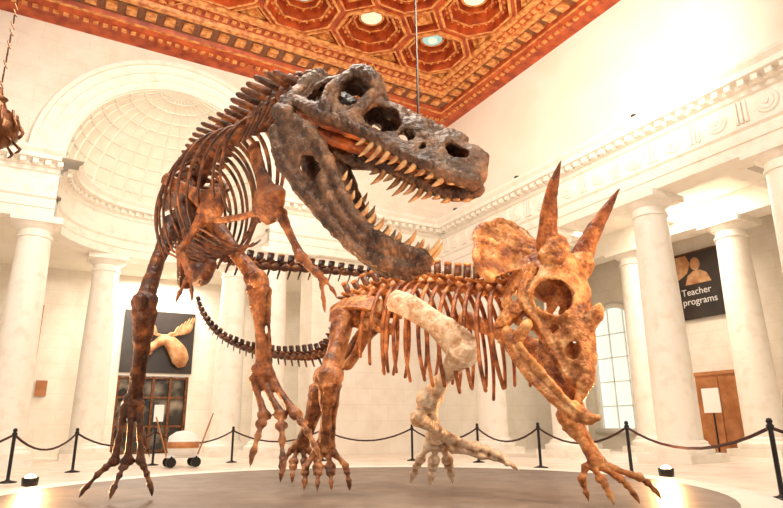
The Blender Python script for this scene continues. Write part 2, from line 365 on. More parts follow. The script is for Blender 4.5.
band(m,.6,.75,ZC-.12,ZC-.12,1); band(m,.75,.78,ZC-.12,ZC-.02,0); band(m,.78,1.35,ZC-.02,ZC-.02,2); band(m,1.35,1.4,ZC-.02,ZC-.15,0); band(m,1.4,1.5,ZC-.15,ZC-.15,1); band(m,1.5,1.6,ZC-.15,ZC-.22,0); band(m,1.6,2.3,ZC-.22,ZC-.30,0)
m.cur=1
def bumps(a,step,w,z0,z1):
    xa,ya=x1+a,y1+a*1.5
    x=-9
    while x<xa: m.box((x,ya-w,z0),(x+step*.55,ya+w,z1)); x+=step
    y=-3
    while y<ya: m.box((xa-w,y,z0),(xa+w,y+step*.55,z1)); y+=step
bumps(.37,.3,.09,ZC-.09,ZC-.02); bumps(1.05,.62,.2,ZC-.12,ZC-.02); bumps(1.7,.3,.07,ZC-.30,ZC-.2)
m.obj('ceiling',[M['ceil'],M['gold'],M['teal'],M['med'],M['medb']])
# ------------------------------------------------------------ platform, rope barrier, lamps
pc=W(-.6,9.0); pl=empty('display_platform',pc)
m=MB(); m.lathe([(5.5,0),(5.5,.05),(5.42,.07),(5.3,.07),(5.3,.12),(5.24,.15),(4.8,.15),(4.78,.149)],(0,0,0),72); o=m.obj('stone_rim',M['trim'],pl); smooth_by_angle(o)
m=MB(); m.lathe([(4.8,.148),(0,.148)],(0,0,0),72); m.obj('carpet_top',M['plat'],pl)
posts=[(-8.3,9.3),(-7.71,12.72),(-7.9,15.6),(-6.9,18.1),(-4.9,19.1),(-2.2,19.4),(.55,18.9),(2.35,17.6),(3.49,15.12),(4.77,12.8),(5.15,8.56),(7.6,7.2)]
for x,y in posts:
    o0=W(x,y); m=MB()
    m.lathe([(0,0),(.17,0),(.17,.02),(.05,.05),(.034,.07),(.034,.88),(.05,.9),(.05,.95),(.03,.97),(.045,1.0),(.03,1.04),(0,1.05)],(0,0,0),14)
    o=m.obj('stanchion',M['black'],None,True); o.location=o0
for (a,b_) in zip(posts[:-1],posts[1:]):
    m=MB(); p0=W(a[0],a[1],.92);p1=W(b_[0],b_[1],.92)
    m.tube([(p0.lerp(p1,t)-V((0,0,.34*4*t*(1-t))),.024) for t in [i/10 for i in range(11)]],6,1)
    m.obj('barrier_rope',M['rope'],None,True)
def light(name,kind,loc,target,energy,color,size=1,**k):
    l=bpy.data.lights.new(name,kind); l.energy=energy; l.color=color
    if kind=='AREA': l.size=size
    else: l.shadow_soft_size=size
    for a,b in k.items(): setattr(l,a,b)
    o=bpy.data.objects.new(name,l); sc.collection.objects.link(o); o.location=loc
    if target is not None: o.rotation_euler=(V(target)-V(loc)).to_track_quat('-Z','Y').to_euler()
    return o
for x,y,tx_,ty_ in ((-6.05,10.6,-2.5,7),(4.65,10.9,2,7)):
    u=empty('floor_uplight',W(x,y))
    m=MB(); m.lathe([(0,0),(.14,0),(.14,.03),(.04,.05),(.04,.1),(.12,.12),(.13,.25),(.11,.25),(.10,.2)],(0,0,0),16); m.obj('housing',M['black'],u,True)
    m=MB(); m.lathe([(0,.12),(.07,.16),(.10,.22),(.07,.28),(0,.31)],(0,0,0),16); m.obj('bulb',M['bulb'],u,True)
    light('uplight_beam','SPOT',W(x,y,.45),W(tx_,ty_,2.5),1500,(1,.47,.17),.1,spot_size=1.4,spot_blend=.8)
    light('uplight_glow','POINT',W(x,y,.6),None,25,(1,.5,.2),.1)
# lantern
la=empty('hanging_lantern',W(-6.6,9,5.85))
m=MB()
m.lathe([(0,-.55),(.05,-.5),(.03,-.42),(.14,-.36),(.22,-.28),(.34,-.18),(.38,-.1),(.36,-.05),(.37,.05),(.33,.08),(.28,.22),(.22,.26),(.24,.3),(.16,.34),(.1,.5),(.14,.55),(.06,.6),(.03,.75),(0,.76)],(0,0,0),20)
for i in range(10):
    a=2*PI*i/10; m.tube([((.37*cos(a),.37*sin(a),-.1),.03),((.42*cos(a),.42*sin(a),.0),.03),((.34*cos(a),.34*sin(a),.14),.025),((.3*cos(a),.3*sin(a),.3),.02)],6,2)
for i in range(8):
    a=2*PI*i/8; m.tube([((.3*cos(a),.3*sin(a),-.2),.02),((.42*cos(a),.42*sin(a),-.3),.03),((.36*cos(a),.36*sin(a),-.38),.015)],6,2)
m.obj('body',M['bronze'],la,True)
m=MB(); z=.75
while z<8.6:
    k=int(z*10)%2; m.tube([((.03 if k else 0,0 if k else .03,z),.012),((0,0,z+.06),.014),((-.03 if k else 0,0 if k else -.03,z+.13),.012)],5,1); z+=.13
m.obj('chain',M['bronze'],la)
ct=empty('display_cart',W(-5.7,17.0))
m=MB(); m.box((-.4,-.25,.25),(.4,.25,.32)); m.lathe([(0,.32),(.36,.32),(.42,.55),(.38,.8),(.2,.92),(0,.95)],(0,0,0),20); m.obj('drum',M['paper'],ct,True)
m=MB(); m.lathe([(.425,.5),(.43,.58),(.41,.66)],(0,0,0),20); m.tube([((-.4,0,.3),.02),((-.75,0,1.3),.02)],6,1); m.tube([((.4,0,.3),.02),((.75,0,1.4),.02)],6,1); m.obj('handles',M['wood'],ct)
m=MB()
for x in (-.32,.32):
    for y in (-.24,.24): m.tube([((x,y-.03,.14),.13),((x,y+.03,.14),.13)],12,1,False); m.box((x-.02,y-.02,.14),(x+.02,y+.02,.3))
m.obj('wheels',M['black'],ct)
# ------------------------------------------------------------ bone tools
UPV=V((0,0,1))
def bone(m,a,b,r0,r1,waist=.6,seg=10,bend=None):
    a=V(a);b=V(b);d=b-a;mid=(a+b)/2
    if bend: mid=mid+V(bend)
    rm=min(r0,r1)*waist
    m.tube([(a,r0),(a.lerp(mid,.3),r0*.78),(mid,rm),(b.lerp(mid,.3),r1*.72),(b,r1)],seg,3)
    s=d.cross(UPV)
    if s.length>1e-4 and r1>.05:
        s.normalize()
        for g in (-1,1): m.tube([(b+s*g*r1*.55-d.normalized()*r1*.5,r1*.6),(b+s*g*r1*.6+d.normalized()*r1*.15,r1*.62)],8,1)
def digit(m,a,b,r,n=3,arch=.12,claw=.12):
    a=V(a);b=V(b);d=b-a
    P=[a+d*t+UPV*(arch*4*t*(1-t)) for t in [i/n for i in range(n+1)]]
    for i in range(n-1): bone(m,P[i],P[i+1],r*(1-.12*i),r*(.95-.12*i),.58,8)
    e=P[-1]; q=P[-2]; m.tube([(q,r*.7),(q.lerp(e,.5)+UPV*.02,r*.55),(e,r*.12)],8,3)
def prism(m,c0,c1,T,S,w0,t0,w1,t1):
    vs=[]
    for c,w,t in ((c0,w0,t0),(c1,w1,t1)):
        for a,b in ((-1,-1),(1,-1),(1,1),(-1,1)): vs.append(c+T*(w*a/2)+S*(t*b/2))
    m.add(vs,[(0,3,2,1),(4,5,6,7),(0,1,5,4),(1,2,6,5),(2,3,7,6),(3,0,4,7)])
def sample(pts,n):
    P=[V(p) for p in pts];Q=[]
    for i in range(len(P)-1):
        p0=P[max(i-1,0)];p1=P[i];p2=P[i+1];p3=P[min(i+2,len(P)-1)]
        for k in range(12):
            t=k/12; Q.append(.5*((2*p1)+(p2-p0)*t+(2*p0-5*p1+4*p2-p3)*t*t+(3*p1-p0-3*p2+p3)*t**3))
    Q.append(P[-1]); L=[0]
    for a,b in zip(Q[:-1],Q[1:]): L.append(L[-1]+(b-a).length)
    out=[];j=0
    for i in range(n):
        s=L[-1]*i/(n-1)
        while j<len(L)-2 and L[j+1]<s: j+=1
        f=(s-L[j])/max(1e-9,L[j+1]-L[j]); out.append((Q[j].lerp(Q[j+1],f),(Q[j+1]-Q[j]).normalized()))
    return out,L[-1]
def vertebra(m,p,T,s,L,sp,tp,chev=0,lean=.3):
    S=T.cross(UPV).normalized(); U=S.cross(T).normalized()
    m.tube([(p-T*L*.43,s*1.05),(p,s*.66),(p+T*L*.43,s*1.05)],8,2)
    if sp>0: 
        sp*=random.uniform(.88,1.1); prism(m,p+U*s*.6,p+U*(s+sp)-T*sp*lean,T,S,L*.55,s*.5,L*.62,s*.35); m.tube([(p+U*(s+sp)-T*(sp*lean+L*.22),s*.3),(p+U*(s+sp)-T*(sp*lean-L*.22),s*.28)],6,1)
    for g in (-1,1):
        if tp>0: m.tube([(p+U*s*.6,s*.4),(p+S*g*(s+tp)+U*s*.8,s*.24)],6,1)
        m.tube([(p+U*s*.8+S*g*s*.5+T*L*.1,s*.3),(p+U*s*1.1+S*g*s*.55+T*L*.6,s*.22)],6,1)
    if chev>0: m.tube([(p-U*s*.8,s*.3),(p-U*(s+chev)-T*chev*.4,s*.2)],6,1)
def ribs(m,p,T,Wd,Dp,r,back=.25,end=2.6,sides=(-1,1)):
    S=T.cross(UPV).normalized(); F=S.cross(UPV).normalized()*-1
    if F.dot(T)<0:F=-F
    for g in sides:
        pts=[]; j=random.uniform(-.05,.05); kd=random.uniform(.92,1.07)
        for i in range(7):
            th=end*i/6
            pts.append((p+S*g*(Wd*sin(th)+.04)-UPV*(Dp*kd*.5*(1-cos(th))*1.05)-F*((back+j)*(i/6)), r*(1.15-.45*i/6)))
        m.tube(pts,7,3,True,F,.6)
def sheet(m,fn,nu,nv,hole=None):
    vs=[fn(i/nu,j/nv) for i in range(nu+1) for j in range(nv+1)]
    fs=[]
    for i in range(nu):
        for j in range(nv):
            if hole and hole((i+.5)/nu,(j+.5)/nv): continue
            fs.append((i*(nv+1)+j,(i+1)*(nv+1)+j,(i+1)*(nv+1)+j+1,i*(nv+1)+j+1))
    m.add(vs,fs)
def interp(tab,x):
    if x<=tab[0][0]: return tab[0][1]
    for (a,b),(c,d) in zip(tab[:-1],tab[1:]):
        if x<=c:
            t=(x-a)/(c-a); t=t*t*(3-2*t)*.5+t*.5; return b+(d-b)*t
    return tab[-1][1]
tx=bpy.data.textures.new('bone_noise','CLOUDS'); tx.noise_scale=.14; tx.noise_depth=2
tx2=bpy.data.textures.new('bone_pits','CLOUDS'); tx2.noise_scale=.045; tx2.noise_depth=2
def finish(o,thick=0,voxel=.015,disp=.02,sm=3,d2=.009):
    if thick: q=o.modifiers.new('s','SOLIDIFY'); q.thickness=thick; q.offset=0
    if voxel: q=o.modifiers.new('r','REMESH'); q.mode='VOXEL'; q.voxel_size=voxel; q.use_smooth_shade=True
    q=o.modifiers.new('m','SMOOTH'); q.iterations=sm; q.factor=.5
    for t_,s_ in ((tx,disp),(tx2,d2)):
        if s_: q=o.modifiers.new('d','DISPLACE'); q.texture=t_; q.strength=s_; q.mid_level=.5; q.texture_coords='LOCAL'
# ------------------------------------------------------------ TYRANNOSAURUS
TO=V((-1.9,6.9,.15)); trex=empty('tyrannosaurus_skeleton',W(*TO),RZ)
def tobj(m,name,mt,**k): return m.obj(name,mt,trex,True,off=TO)
spT=[(-2.75,7.75,4.05),(-2.5,7.25,4.2),(-2.2,6.75,4.25),(-1.85,6.2,4.20),(-1.48,5.8,4.12),(-1.21,5.4,4.05),(-.97,5.0,3.95),(-.76,4.75,3.82)]
m=MB(); S_,L_=sample(spT,22); sp_tr=S_
for i,(p,T) in enumerate(S_):
    neck=i>14
    vertebra(m,p,T,.115 if not neck else .135,L_/21,.17 if not neck else .08,.16 if not neck else .18,0,.2)
    if neck and i<21:
        S=T.cross(UPV).normalized()
        for g in (-1,1): bone(m,p+S*g*.12-UPV*.05,p+S*g*.2-UPV*.33-T*.12,.035,.02,.7,6)
tobj(m,'vertebrae',M['boneT'])
tl=[(-2.75,7.75,4.05),(-3.0,8.5,3.95),(-2.85,9.3,3.75),(-2.45,10.0,3.72),(-1.33,10.8,3.8),(.16,11.6,3.83),(1.19,12.0,3.79),(1.99,12.3,3.72)]
m=MB(); S_,L_=sample(tl,38)
for i,(p,T) in enumerate(S_):
    f=1-i/38*.8; vertebra(m,p,T,.10*f+.01,L_/37,.20*f,.16*f,.20*f if i>2 else 0,-.3)
tobj(m,'tail',M['boneT'])
m=MB()
for i in range(3,16):
    p,T=sp_tr[i]; k=(i-3)/12
    ribs(m,p,T,.30+.20*sin(PI*min(1,k*.9+.15)),.75+.62*sin(PI*min(.95,.25+k*.6)),.030,.30,2.3+.25*k)
for j in range(9):
    t=j/8; p=V((-2.45,7.1,2.98)).lerp(V((-1.55,5.75,2.78)),t); S=V((-.77,-.63,0))
    for g in (-1,1): m.tube([(p-UPV*.03,.014),(p+S*g*.16,.016),(p+S*g*.34+UPV*.13+V((-.1,.1,0)),.010)],5,2)
tobj(m,'ribcage',M['boneT'])
m=MB()
F=V((.6,-.8,0)).normalized(); Sx=V((-.8,-.6,0))
hc=V((-2.68,7.68,3.85))
for g in (-1,1):
    base=hc+Sx*g*.2+UPV*.15
    def il(u,v,base=base,g=g):
        a=(u-.5)*2; top=.34*(1-abs(a)**2.2); bot=-.12+.1*abs(a); return base+F*(a*.62)+UPV*(bot+(top-bot)*v)+Sx*g*(.05*v)
    sheet(m,il,24,8)
    m.tube([(hc+Sx*g*.17+F*.1-UPV*.05,.09),(V((-2.42,7.25,3.2))+Sx*g*.1,.06),(V((-2.3,7.05,2.8))+Sx*g*.03,.07)],8,3)
    m.tube([(hc+Sx*g*.17-F*.15-UPV*.05,.08),(V((-2.9,8.2,3.3))+Sx*g*.08,.045),(V((-3.0,8.45,3.0))+Sx*g*.03,.05)],8,3)
m.tube([(V((-2.5,7.35,2.83)),.05),(V((-2.3,7.05,2.76)),.09),(V((-2.12,6.8,2.85)),.05)],8,3)
o=tobj(m,'pelvis',M['boneT']); finish(o,.05,.02,.02)
hR=V((-2.98,7.8,3.72)); kR=V((-3.05,7.25,2.49)); aR=V((-3.40,8.05,1.36))
hL=V((-2.40,7.5,3.68)); kL=V((-1.54,6.7,2.62)); aL=V((-1.48,6.9,1.61))
def leg(m,h_,k_,a_,mt,tips,lift=0,q=1):
    bone(m,h_,k_,.155*q,.145*q,.62,12,(0,-.06,0)); m.tube([(h_,.15),(h_+(hc-h_)*.5+UPV*.02,.1)],8,2)
    s=V((.9,.3,0))
    m.tube([(k_+V((0,-.13,.03)),.08*q),(k_+V((.02,-.16,-.08)),.06*q)],8,1)
    bone(m,k_-UPV*.10,a_,.145*q,.11*q,.58,12); bone(m,k_+s*.13-UPV*.1,a_+s*.09,.05,.04,.5,8)
    bone(m,a_+V((-.05,0,.02)),a_+V((.07,0,-.03)),.09,.09,.9,8)
    n=len(tips)
    for i,tp in enumerate(tips):
        o_=(i-(n-1)/2)*.13
        b0=a_+V((o_*.75,0,-.08)); b1=V(mt)+V((o_*1.3,0,0))
        bone(m,b0,b1,.068,.07,.58,8)
        digit(m,b1,tp,.06,4,.06 if not lift else .05)
m=MB(); leg(m,hR,kR,aR,(-3.42,8.12,.60),[(-3.93,8.0,.18),(-3.42,7.72,.18),(-3.05,8.1,.18)])
digit(m,aR+V((.1,.12,-.35)),aR+V((.22,.2,-.75)),.04,2,0)
o=tobj(m,'right_leg',M['boneT']); finish(o,0,.013,.025)
m=MB(); leg(m,hL,kL,aL,(-1.20,6.6,1.12),[(-1.42,6.25,.62),(-1.06,6.1,.54),(-.72,6.2,.68)],1,.92)
o=tobj(m,'left_leg',M['boneA']); finish(o,0,.013,.025)
m=MB()
def arm(bl,co_,hs,el,wr_,cl):
    m.tube([(bl,.08),(V(bl).lerp(V(co_),.5),.065),(V(bl).lerp(V(co_),.8),.10),(co_,.20),(V(co_)+V((.03,-.02,-.17)),.12)],10,3,True,(.5,0,1),.4)
    bone(m,hs,el,.07,.06,.6,8); bone(m,V(el)+V((.02,0,0)),wr_,.045,.038,.6,8); bone(m,V(el)+V((-.03,.02,0)),V(wr_)+V((-.03,.02,0)),.03,.03,.6,8)
    for c_ in cl: digit(m,wr_,c_,.034,3,.03)
arm((-2.62,6.45,3.80),(-1.86,5.8,3.24),(-1.94,5.8,3.06),(-2.13,5.8,2.72),(-1.98,5.7,2.47),[(-2.08,5.65,2.12),(-1.90,5.6,2.14)])
arm((-1.40,5.6,3.78),(-1.12,5.15,3.0),(-1.0,5.1,2.85),(-.77,4.95,2.39),(-.6,4.85,2.22),[(-.55,4.85,1.88),(-.45,4.85,2.0)])
m.tube([((-1.85,5.85,3.05),.03),((-1.5,5.4,2.92),.035),((-1.15,5.15,2.9),.03)],6,3)
o=tobj(m,'arms',M['boneA']); finish(o,0,.011,.016)
# skull
def frame(B,E,right):
    B=V(B);u=(V(E)-B);L=u.length;u.normalize();r=V(right);r=(r-u*r.dot(u)).normalized();return B,u,r,r.cross(u).normalized(),L
B,u,r,w,L=frame((-.72,4.78,3.68),(.70,4.15,2.78),(-.374,-.928,.34))
top=[(0,.24),(.06,.35),(.14,.41),(.28,.40),(.36,.31),(.5,.27),(.7,.24),(.86,.21),(.96,.14),(1,.02)]
bot=[(0,-.08),(.1,-.14),(.32,-.15),(.5,-.14),(.68,-.17),(.85,-.19),(.96,-.16),(1,-.08)]
hw=[(0,.21),(.12,.29),(.25,.30),(.38,.24),(.5,.19),(.7,.16),(.88,.135),(.97,.09),(1,.03)]
def sk(U,Vv):
    s=Vv*2-1; a=abs(s)*PI/2; t=interp(top,U);b_=interp(bot,U);h_=interp(hw,U)
    lat=h_*(sin(a)**.62 if a>0 else 0); wf=max(cos(a),0)**.7
    z=b_+(t-b_)*wf + (.07*math.exp(-((abs(lat)-h_*.75)/.05)**2) if .16<U<.40 and wf>.5 else 0)
    z+= .028*sin(U*42)*(wf>.7) *(U>.45)
    lat*=1-.15*math.exp(-((U-.5)/.13)**2-((wf-.45)/.25)**2)+.05*math.exp(-((wf-.12)/.1)**2)
    return B+u*(U*L)+w*z+r*(lat*(1 if s>0 else -1))
def wfv(Vv): return max(cos(abs(Vv*2-1)*PI/2),0)**.7
HT=[(.275,.56,.055,.28),(.13,.42,.068,.30),(.47,.50,.10,.28),(.62,.44,.038,.15),(.72,.36,.016,.07),(.86,.62,.058,.17)]
def hol(U,Vv):
    wf=wfv(Vv)
    for a,b_,c_,d_ in HT:
        if ((U-a)/c_)**2+((wf-b_)/d_)**2<1: return True
    return .02<U<.15 and abs(Vv-.5)<.16 and abs(Vv-.5)>.04
m=MB(); sheet(m,sk,120,96,hol)
def K(a,b_,c_): return B+u*a*L+w*b_+r*c_
for g in (-1,1):
    m.tube([(K(.0,.25,g*.20),.05),(K(-.01,.1,g*.23),.05),(K(.01,-.12,g*.27),.06),(K(.03,-.22,g*.28),.06)],8,3)
    m.tube([(K(.02,-.10,g*.27),.045),(K(.2,-.14,g*.29),.05),(K(.38,-.13,g*.24),.04),(K(.55,-.12,g*.175),.035)],8,3)
    m.tube([(K(.2,.36,g*.24),.06),(K(.28,.37,g*.26),.075),(K(.36,.30,g*.22),.06)],8,3)
    m.tube([(K(.36,.24,g*.23),.045),(K(.36,0,g*.24),.04),(K(.34,-.11,g*.26),.05)],8,3)
    m.tube([(K(.2,.30,g*.27),.045),(K(.19,.1,g*.30),.04),(K(.22,-.10,g*.30),.05)],8,3)
    m.tube([(K(.45,-.11,g*.18),.04),(K(.7,-.15,g*.15),.045),(K(.9,-.16,g*.125),.045),(K(.99,-.1,g*.04),.05)],8,3)
    for q in range(7): m.tube([(K(.45+.06*q,.27-.012*q,g*.07),.035),(K(.47+.06*q,.285-.012*q,g*.055),.03)],6,1)
m.tube([(K(-.02,.08,0),.13),(K(.12,.13,0),.15),(K(.25,.16,0),.1)],10,3)
m.tube([(K(-.01,.28,-.2),.05),(K(-.02,.32,0),.06),(K(-.01,.28,.2),.05)],8,3)
o=tobj(m,'skull',M['boneS']); finish(o,.04,.0125,.045,2,.015)
m=MB()
def pal(U,Vv):
    U=.08+U*.86; v=Vv*2-1; return K(U,interp(bot,U)+.05+.10*(1-v*v)*(1-U*.4),v*interp(hw,U)*.9)
sheet(m,pal,60,24,lambda U,Vv:((U-.25)/.13)**2+((abs(Vv-.5)-.28)/.1)**2<1 or ((U-.6)/.12)**2+((abs(Vv-.5)-.16)/.06)**2<1)
for g in (-1,1): m.tube([(K(.06,-.1,g*.12),.045),(K(.3,-.08,g*.1),.045),(K(.6,-.06,g*.06),.03),(K(.85,-.09,g*.03),.02)],8,3)
o=tobj(m,'palate',M['palate']); finish(o,.03,.014,.03,2)
mt=MB()
for g in (-1,1):
    for i in range(12):
        U=.46+.51*i/11; ln=(.10+.08*sin(PI*min(1,(i+1)/9)))*(1-.2*(i>9)); h_=interp(hw,U)
        p=K(U,interp(bot,U)-.0,g*(h_*.93)); ln*=random.uniform(.6,1.25)
        mt.tube([(p+w*.02,.030),(p-w*ln*.5+u*.004,.025),(p-w*ln-u*.03,.005)],7,2)
# mandible
B2,u2,r2,w2,L2=frame((-.77,4.72,3.49),(.27,4.25,2.12),(-.374,-.928,.12))
def K2(a,b_,c_): return B2+u2*a*L2+w2*b_+r2*c_
tp2=[(0,.02),(.10,.05),(.24,.08),(.36,.02),(.5,-.09),(.65,-.12),(.8,-.09),(.92,.02),(1,.07)]
bt2=[(0,-.14),(.05,-.22),(.23,-.33),(.45,-.35),(.7,-.35),(.87,-.30),(.96,-.16),(1,-.04)]
hw2=[(0,.28),(.2,.30),(.45,.22),(.7,.15),(.9,.08),(1,.03)]
m=MB()
for g in (-1,1):
    def md(U,Vv,g=g):
        a=interp(bt2,U);b_=interp(tp2,U); return K2(U,a+(b_-a)*Vv,g*(interp(hw2,U)*(.9+.14*sin(PI*Vv))))
    sheet(m,md,80,16,lambda U,Vv:((U-.33)/.065)**2+((Vv-.5)/.22)**2<1)
    m.tube([(K2(-.04,-.02,g*.27),.06),(K2(.02,-.02,g*.28),.08)],8,2)
    m.tube([(K2(t,interp(bt2,t)+.03,g*interp(hw2,t)*.95),.04) for t in (.03,.2,.4,.6,.8,.95)],8,3)
    m.tube([(K2(t,interp(tp2,t)-.03,g*interp(hw2,t)*.95),.035) for t in (.03,.2,.4,.6,.8,.97)],8,3)
    m.tube([(K2(t,(interp(tp2,t)*.55+interp(bt2,t)*.45),g*interp(hw2,t)*1.02),.022) for t in (.4,.55,.7,.85)],8,3)
    for i in range(12):
        U=.47+.5*i/11; ln=.10*random.uniform(.6,1.2)*(1+.3*(i>8)); p=K2(U,interp(tp2,U),g*interp(hw2,U)*.95)
        mt.tube([(p-w2*.02,.026),(p+w2*ln*.5,.02),(p+w2*ln-u2*.03,.004)],7,2)
m.tube([(K2(.88,-.14,0),.08),(K2(.97,-.04,0),.06)],8,2)
o=tobj(m,'mandible',M['boneS']); finish(o,.04,.0125,.04,2,.014)
tobj(mt,'teeth',M['tooth'])
m=MB(); m.tube([((0,0,0),.010),((0,0,11.2),.010)],6,1); o=m.obj('suspension_cable',M['black']); o.location=W(.235,4.42,3.23)
# ------------------------------------------------------------ TRICERATOPS
CO=V((.5,8.3,.15)); tri=empty('triceratops_skeleton',W(*CO),RZ)
def cobj(m,name,mt): return m.obj(name,mt,tri,True,off=CO)
spC=[(-.6,8.9,2.81),(-.18,8.7,2.93),(.26,8.5,2.98),(.67,8.2,2.92),(1.05,7.9,2.78),(1.4,7.6,2.68),(1.7,7.3,2.72)]
m=MB(); S_,L_=sample(spC,19); spc=S_
for i,(p,T) in enumerate(S_): vertebra(m,p,T,.105,L_/18,.20,.16,0,.25)
cobj(m,'vertebrae',M['boneC'])
m=MB(); S_,L_=sample([(-.6,8.9,2.81),(-.75,9.3,2.5),(-1.09,9.7,2.15),(-1.7,10.0,2.13),(-2.44,10.3,2.28),(-3.03,10.5,2.57),(-3.41,10.7,2.97),(-3.56,10.8,3.26)],34)
for i,(p,T) in enumerate(S_):
    f=1-i/34*.78; vertebra(m,p,T,.085*f+.008,L_/33,.14*f,.12*f,.13*f if i>2 else 0,-.3)
cobj(m,'tail',M['boneT'])
m=MB()
for i in range(3,16):
    p,T=spc[i]; k=(i-3)/12
    ribs(m,p,T,.38+.16*sin(PI*min(1,k+.1)),.95+.80*sin(PI*min(.75,.15+k*.62)),.036,.15-.35*k,2.15)
cobj(m,'ribcage',M['boneR'])
FC=V((.82,-.57,0)); SC=V((-.57,-.82,0))
m=MB(); hcC=V((-.50,8.85,2.52))
for g in (-1,1):
    base=hcC+SC*g*.22+UPV*.2+FC*.12
    def il(u_,v_,base=base,g=g):
        a=(u_-.5)*2; wd=.26*(1-abs(a)**2.5); return base+FC*(a*.48)+SC*g*(wd*v_)+UPV*(.10-.22*v_-.10*a*a)
    sheet(m,il,24,8)
    m.tube([(hcC+SC*g*.32,.15),(hcC+SC*g*.3+UPV*.12,.12)],8,1)
    m.tube([(hcC+SC*g*.25,.09),(hcC+SC*g*.25+FC*.4-UPV*.15,.06)],8,2)
    m.tube([(hcC+SC*g*.25,.08),(hcC+SC*g*.2-FC*.15-UPV*.4,.05),(hcC+SC*g*.1-FC*.3-UPV*.65,.05)],8,3)
o=cobj(m,'pelvis',M['boneC']); finish(o,.06,.018,.025)
def legC(m,h_,k_,a_,tips,r1,r2,dr=.07):
    bone(m,h_,k_,r1,r1*.95,.58,12); bone(m,V(k_)-UPV*.06,a_,r2*1.1,r2*.85,.56,12); bone(m,V(k_)+V((.12,.05,-.08)),V(a_)+V((.09,.03,0)),r2*.45,r2*.36,.6,8)
    n=len(tips)
    for i,tp in enumerate(tips):
        o_=(i-(n-1)/2)*.12; b0=V(a_)+V((o_*.7,-.03,-.05)); t=V(tp); b1=b0.lerp(t,.5)+UPV*.06+V((o_*.3,0,0))
        bone(m,b0,b1,dr,dr,.58,8); digit(m,b1,t,dr*.9,3,.03)
m=MB()
legC(m,hcC+SC*.38,(-.86,8.1,1.62),(-.93,8.45,.72),[(-1.17,8.3,.2),(-.98,8.15,.2),(-.8,8.15,.2),(-.58,8.35,.2)],.19,.15,.063)
legC(m,hcC-SC*.38,(-1.15,9.3,1.5),(-1.45,9.75,.72),[(-1.72,9.65,.2),(-1.52,9.5,.2),(-1.32,9.5,.2),(-1.15,9.7,.2)],.17,.14,.063)
o=cobj(m,'hind_legs',M['boneA']); finish(o,0,.013,.026)
m=MB()
m.tube([((.0,7.72,2.60),.15),((.25,7.6,2.46),.16),((.50,7.5,2.27),.15),((.70,7.42,2.08),.19),((.86,7.42,1.90),.22),((.90,7.4,1.72),.14)],14,3,True,(.3,0,1),.3)
bone(m,(.86,7.45,1.86),(.47,8.1,1.34),.19,.17,.58,12)
bone(m,(.45,8.15,1.26),(.60,8.6,.85),.16,.14,.62,12); bone(m,(.32,8.1,1.10),(.80,8.55,.80),.13,.11,.62,10)
for b0,tp,r_ in (((.48,8.65,.74),(.22,9.0,.2),.075),((.58,8.65,.72),(.50,8.8,.2),.08),((.68,8.65,.72),(.82,9.0,.2),.075),((.8,8.55,.80),(1.50,8.5,.52),.09),((.8,8.55,.70),(1.68,8.55,.40),.075)):
    b0=V(b0);t=V(tp);b1=b0.lerp(t,.45)+UPV*.04
    bone(m,b0,b1,r_*1.15,r_,.58,8); digit(m,b1,t,r_*.9,3,.04)
o=cobj(m,'right_foreleg',M['boneP']); finish(o,0,.014,.028)
m=MB()
m.tube([((1.0,8.6,2.5),.12),((1.45,8.1,2.2),.11),((1.75,7.65,1.9),.17),((1.85,7.5,1.75),.13)],12,3,True,(.3,0,1),.4)
legC(m,(1.85,7.5,1.75),(2.01,7.05,1.06),(2.2,6.92,.60),[(2.06,6.85,.19),(2.25,6.62,.19),(2.54,6.7,.19),(2.92,7.05,.19)],.15,.12,.056)
o=cobj(m,'left_foreleg',M['boneC']); finish(o,0,.013,.024)
# skull
B3,u3,r3,w3,L3=frame((1.88,7.0,2.86),(2.0,6.4,1.36),(-.72,-.69,0))
def K3(a,b_,c_): return B3+u3*a*L3+w3*b_+r3*c_
top3=[(0,.28),(.12,.34),(.25,.33),(.4,.31),(.55,.28),(.7,.24),(.82,.20),(.92,.13),(1,.0)]
bot3=[(0,-.2),(.15,-.38),(.3,-.50),(.44,-.44),(.56,-.26),(.75,-.2),(.9,-.16),(1,-.10)]
hw3=[(0,.32),(.15,.38),(.3,.40),(.42,.34),(.55,.24),(.75,.15),(.9,.09),(1,.02)]
def sk3(U,Vv):
    s=Vv*2-1;a=abs(s)*PI/2;t=interp(top3,U);b_=interp(bot3,U); wf=max(cos(a),0)**.75
    lat=interp(hw3,U)*(sin(a)**.7 if a>0 else 0)
    lat*=1-.18*math.exp(-((U-.55)/.08)**2-((wf-.4)/.3)**2)+.10*math.exp(-(((((U-.40)/.125)**2+((wf-.73)/.235)**2)**.5-1.15)/.25)**2)
    return K3(U,b_+(t-b_)*wf,(1 if s>0 else -1)*lat)
H3=[(.40,.73,.13,.24),(.16,.50,.05,.12),(.27,.24,.06,.12),(.59,.40,.04,.11),(.77,.62,.06,.22),(.47,.18,.035,.07),(.66,.2,.02,.06)]
def hol3(U,Vv):
    wf=max(cos(abs(Vv*2-1)*PI/2),0)**.75
    return any(((U-a)/c_)**2+((wf-b_)/d_)**2<1 for a,b_,c_,d_ in H3) and abs(Vv-.5)>.045
m=MB(); sheet(m,sk3,110,90,hol3)
def fr(U,Vv):
    a=(U-.5)*2*2.05; e=1+.075*abs(sin(a*4.5)); b_=.12+.88*Vv*e
    return B3-u3*(.70*b_*cos(a)+.02)+r3*(.82*b_*sin(a))-w3*(.38*b_**.8-.12)-w3*(.10*sin(a)**2*b_)
sheet(m,fr,80,24)
m.tube([(fr(i/40,1),.036) for i in range(41)],8,1)
for q in (.2,.35,.5,.65,.8): m.tube([(fr(q,.1),.045),(fr(q,.5),.025),(fr(q,.95),.04)],8,3)
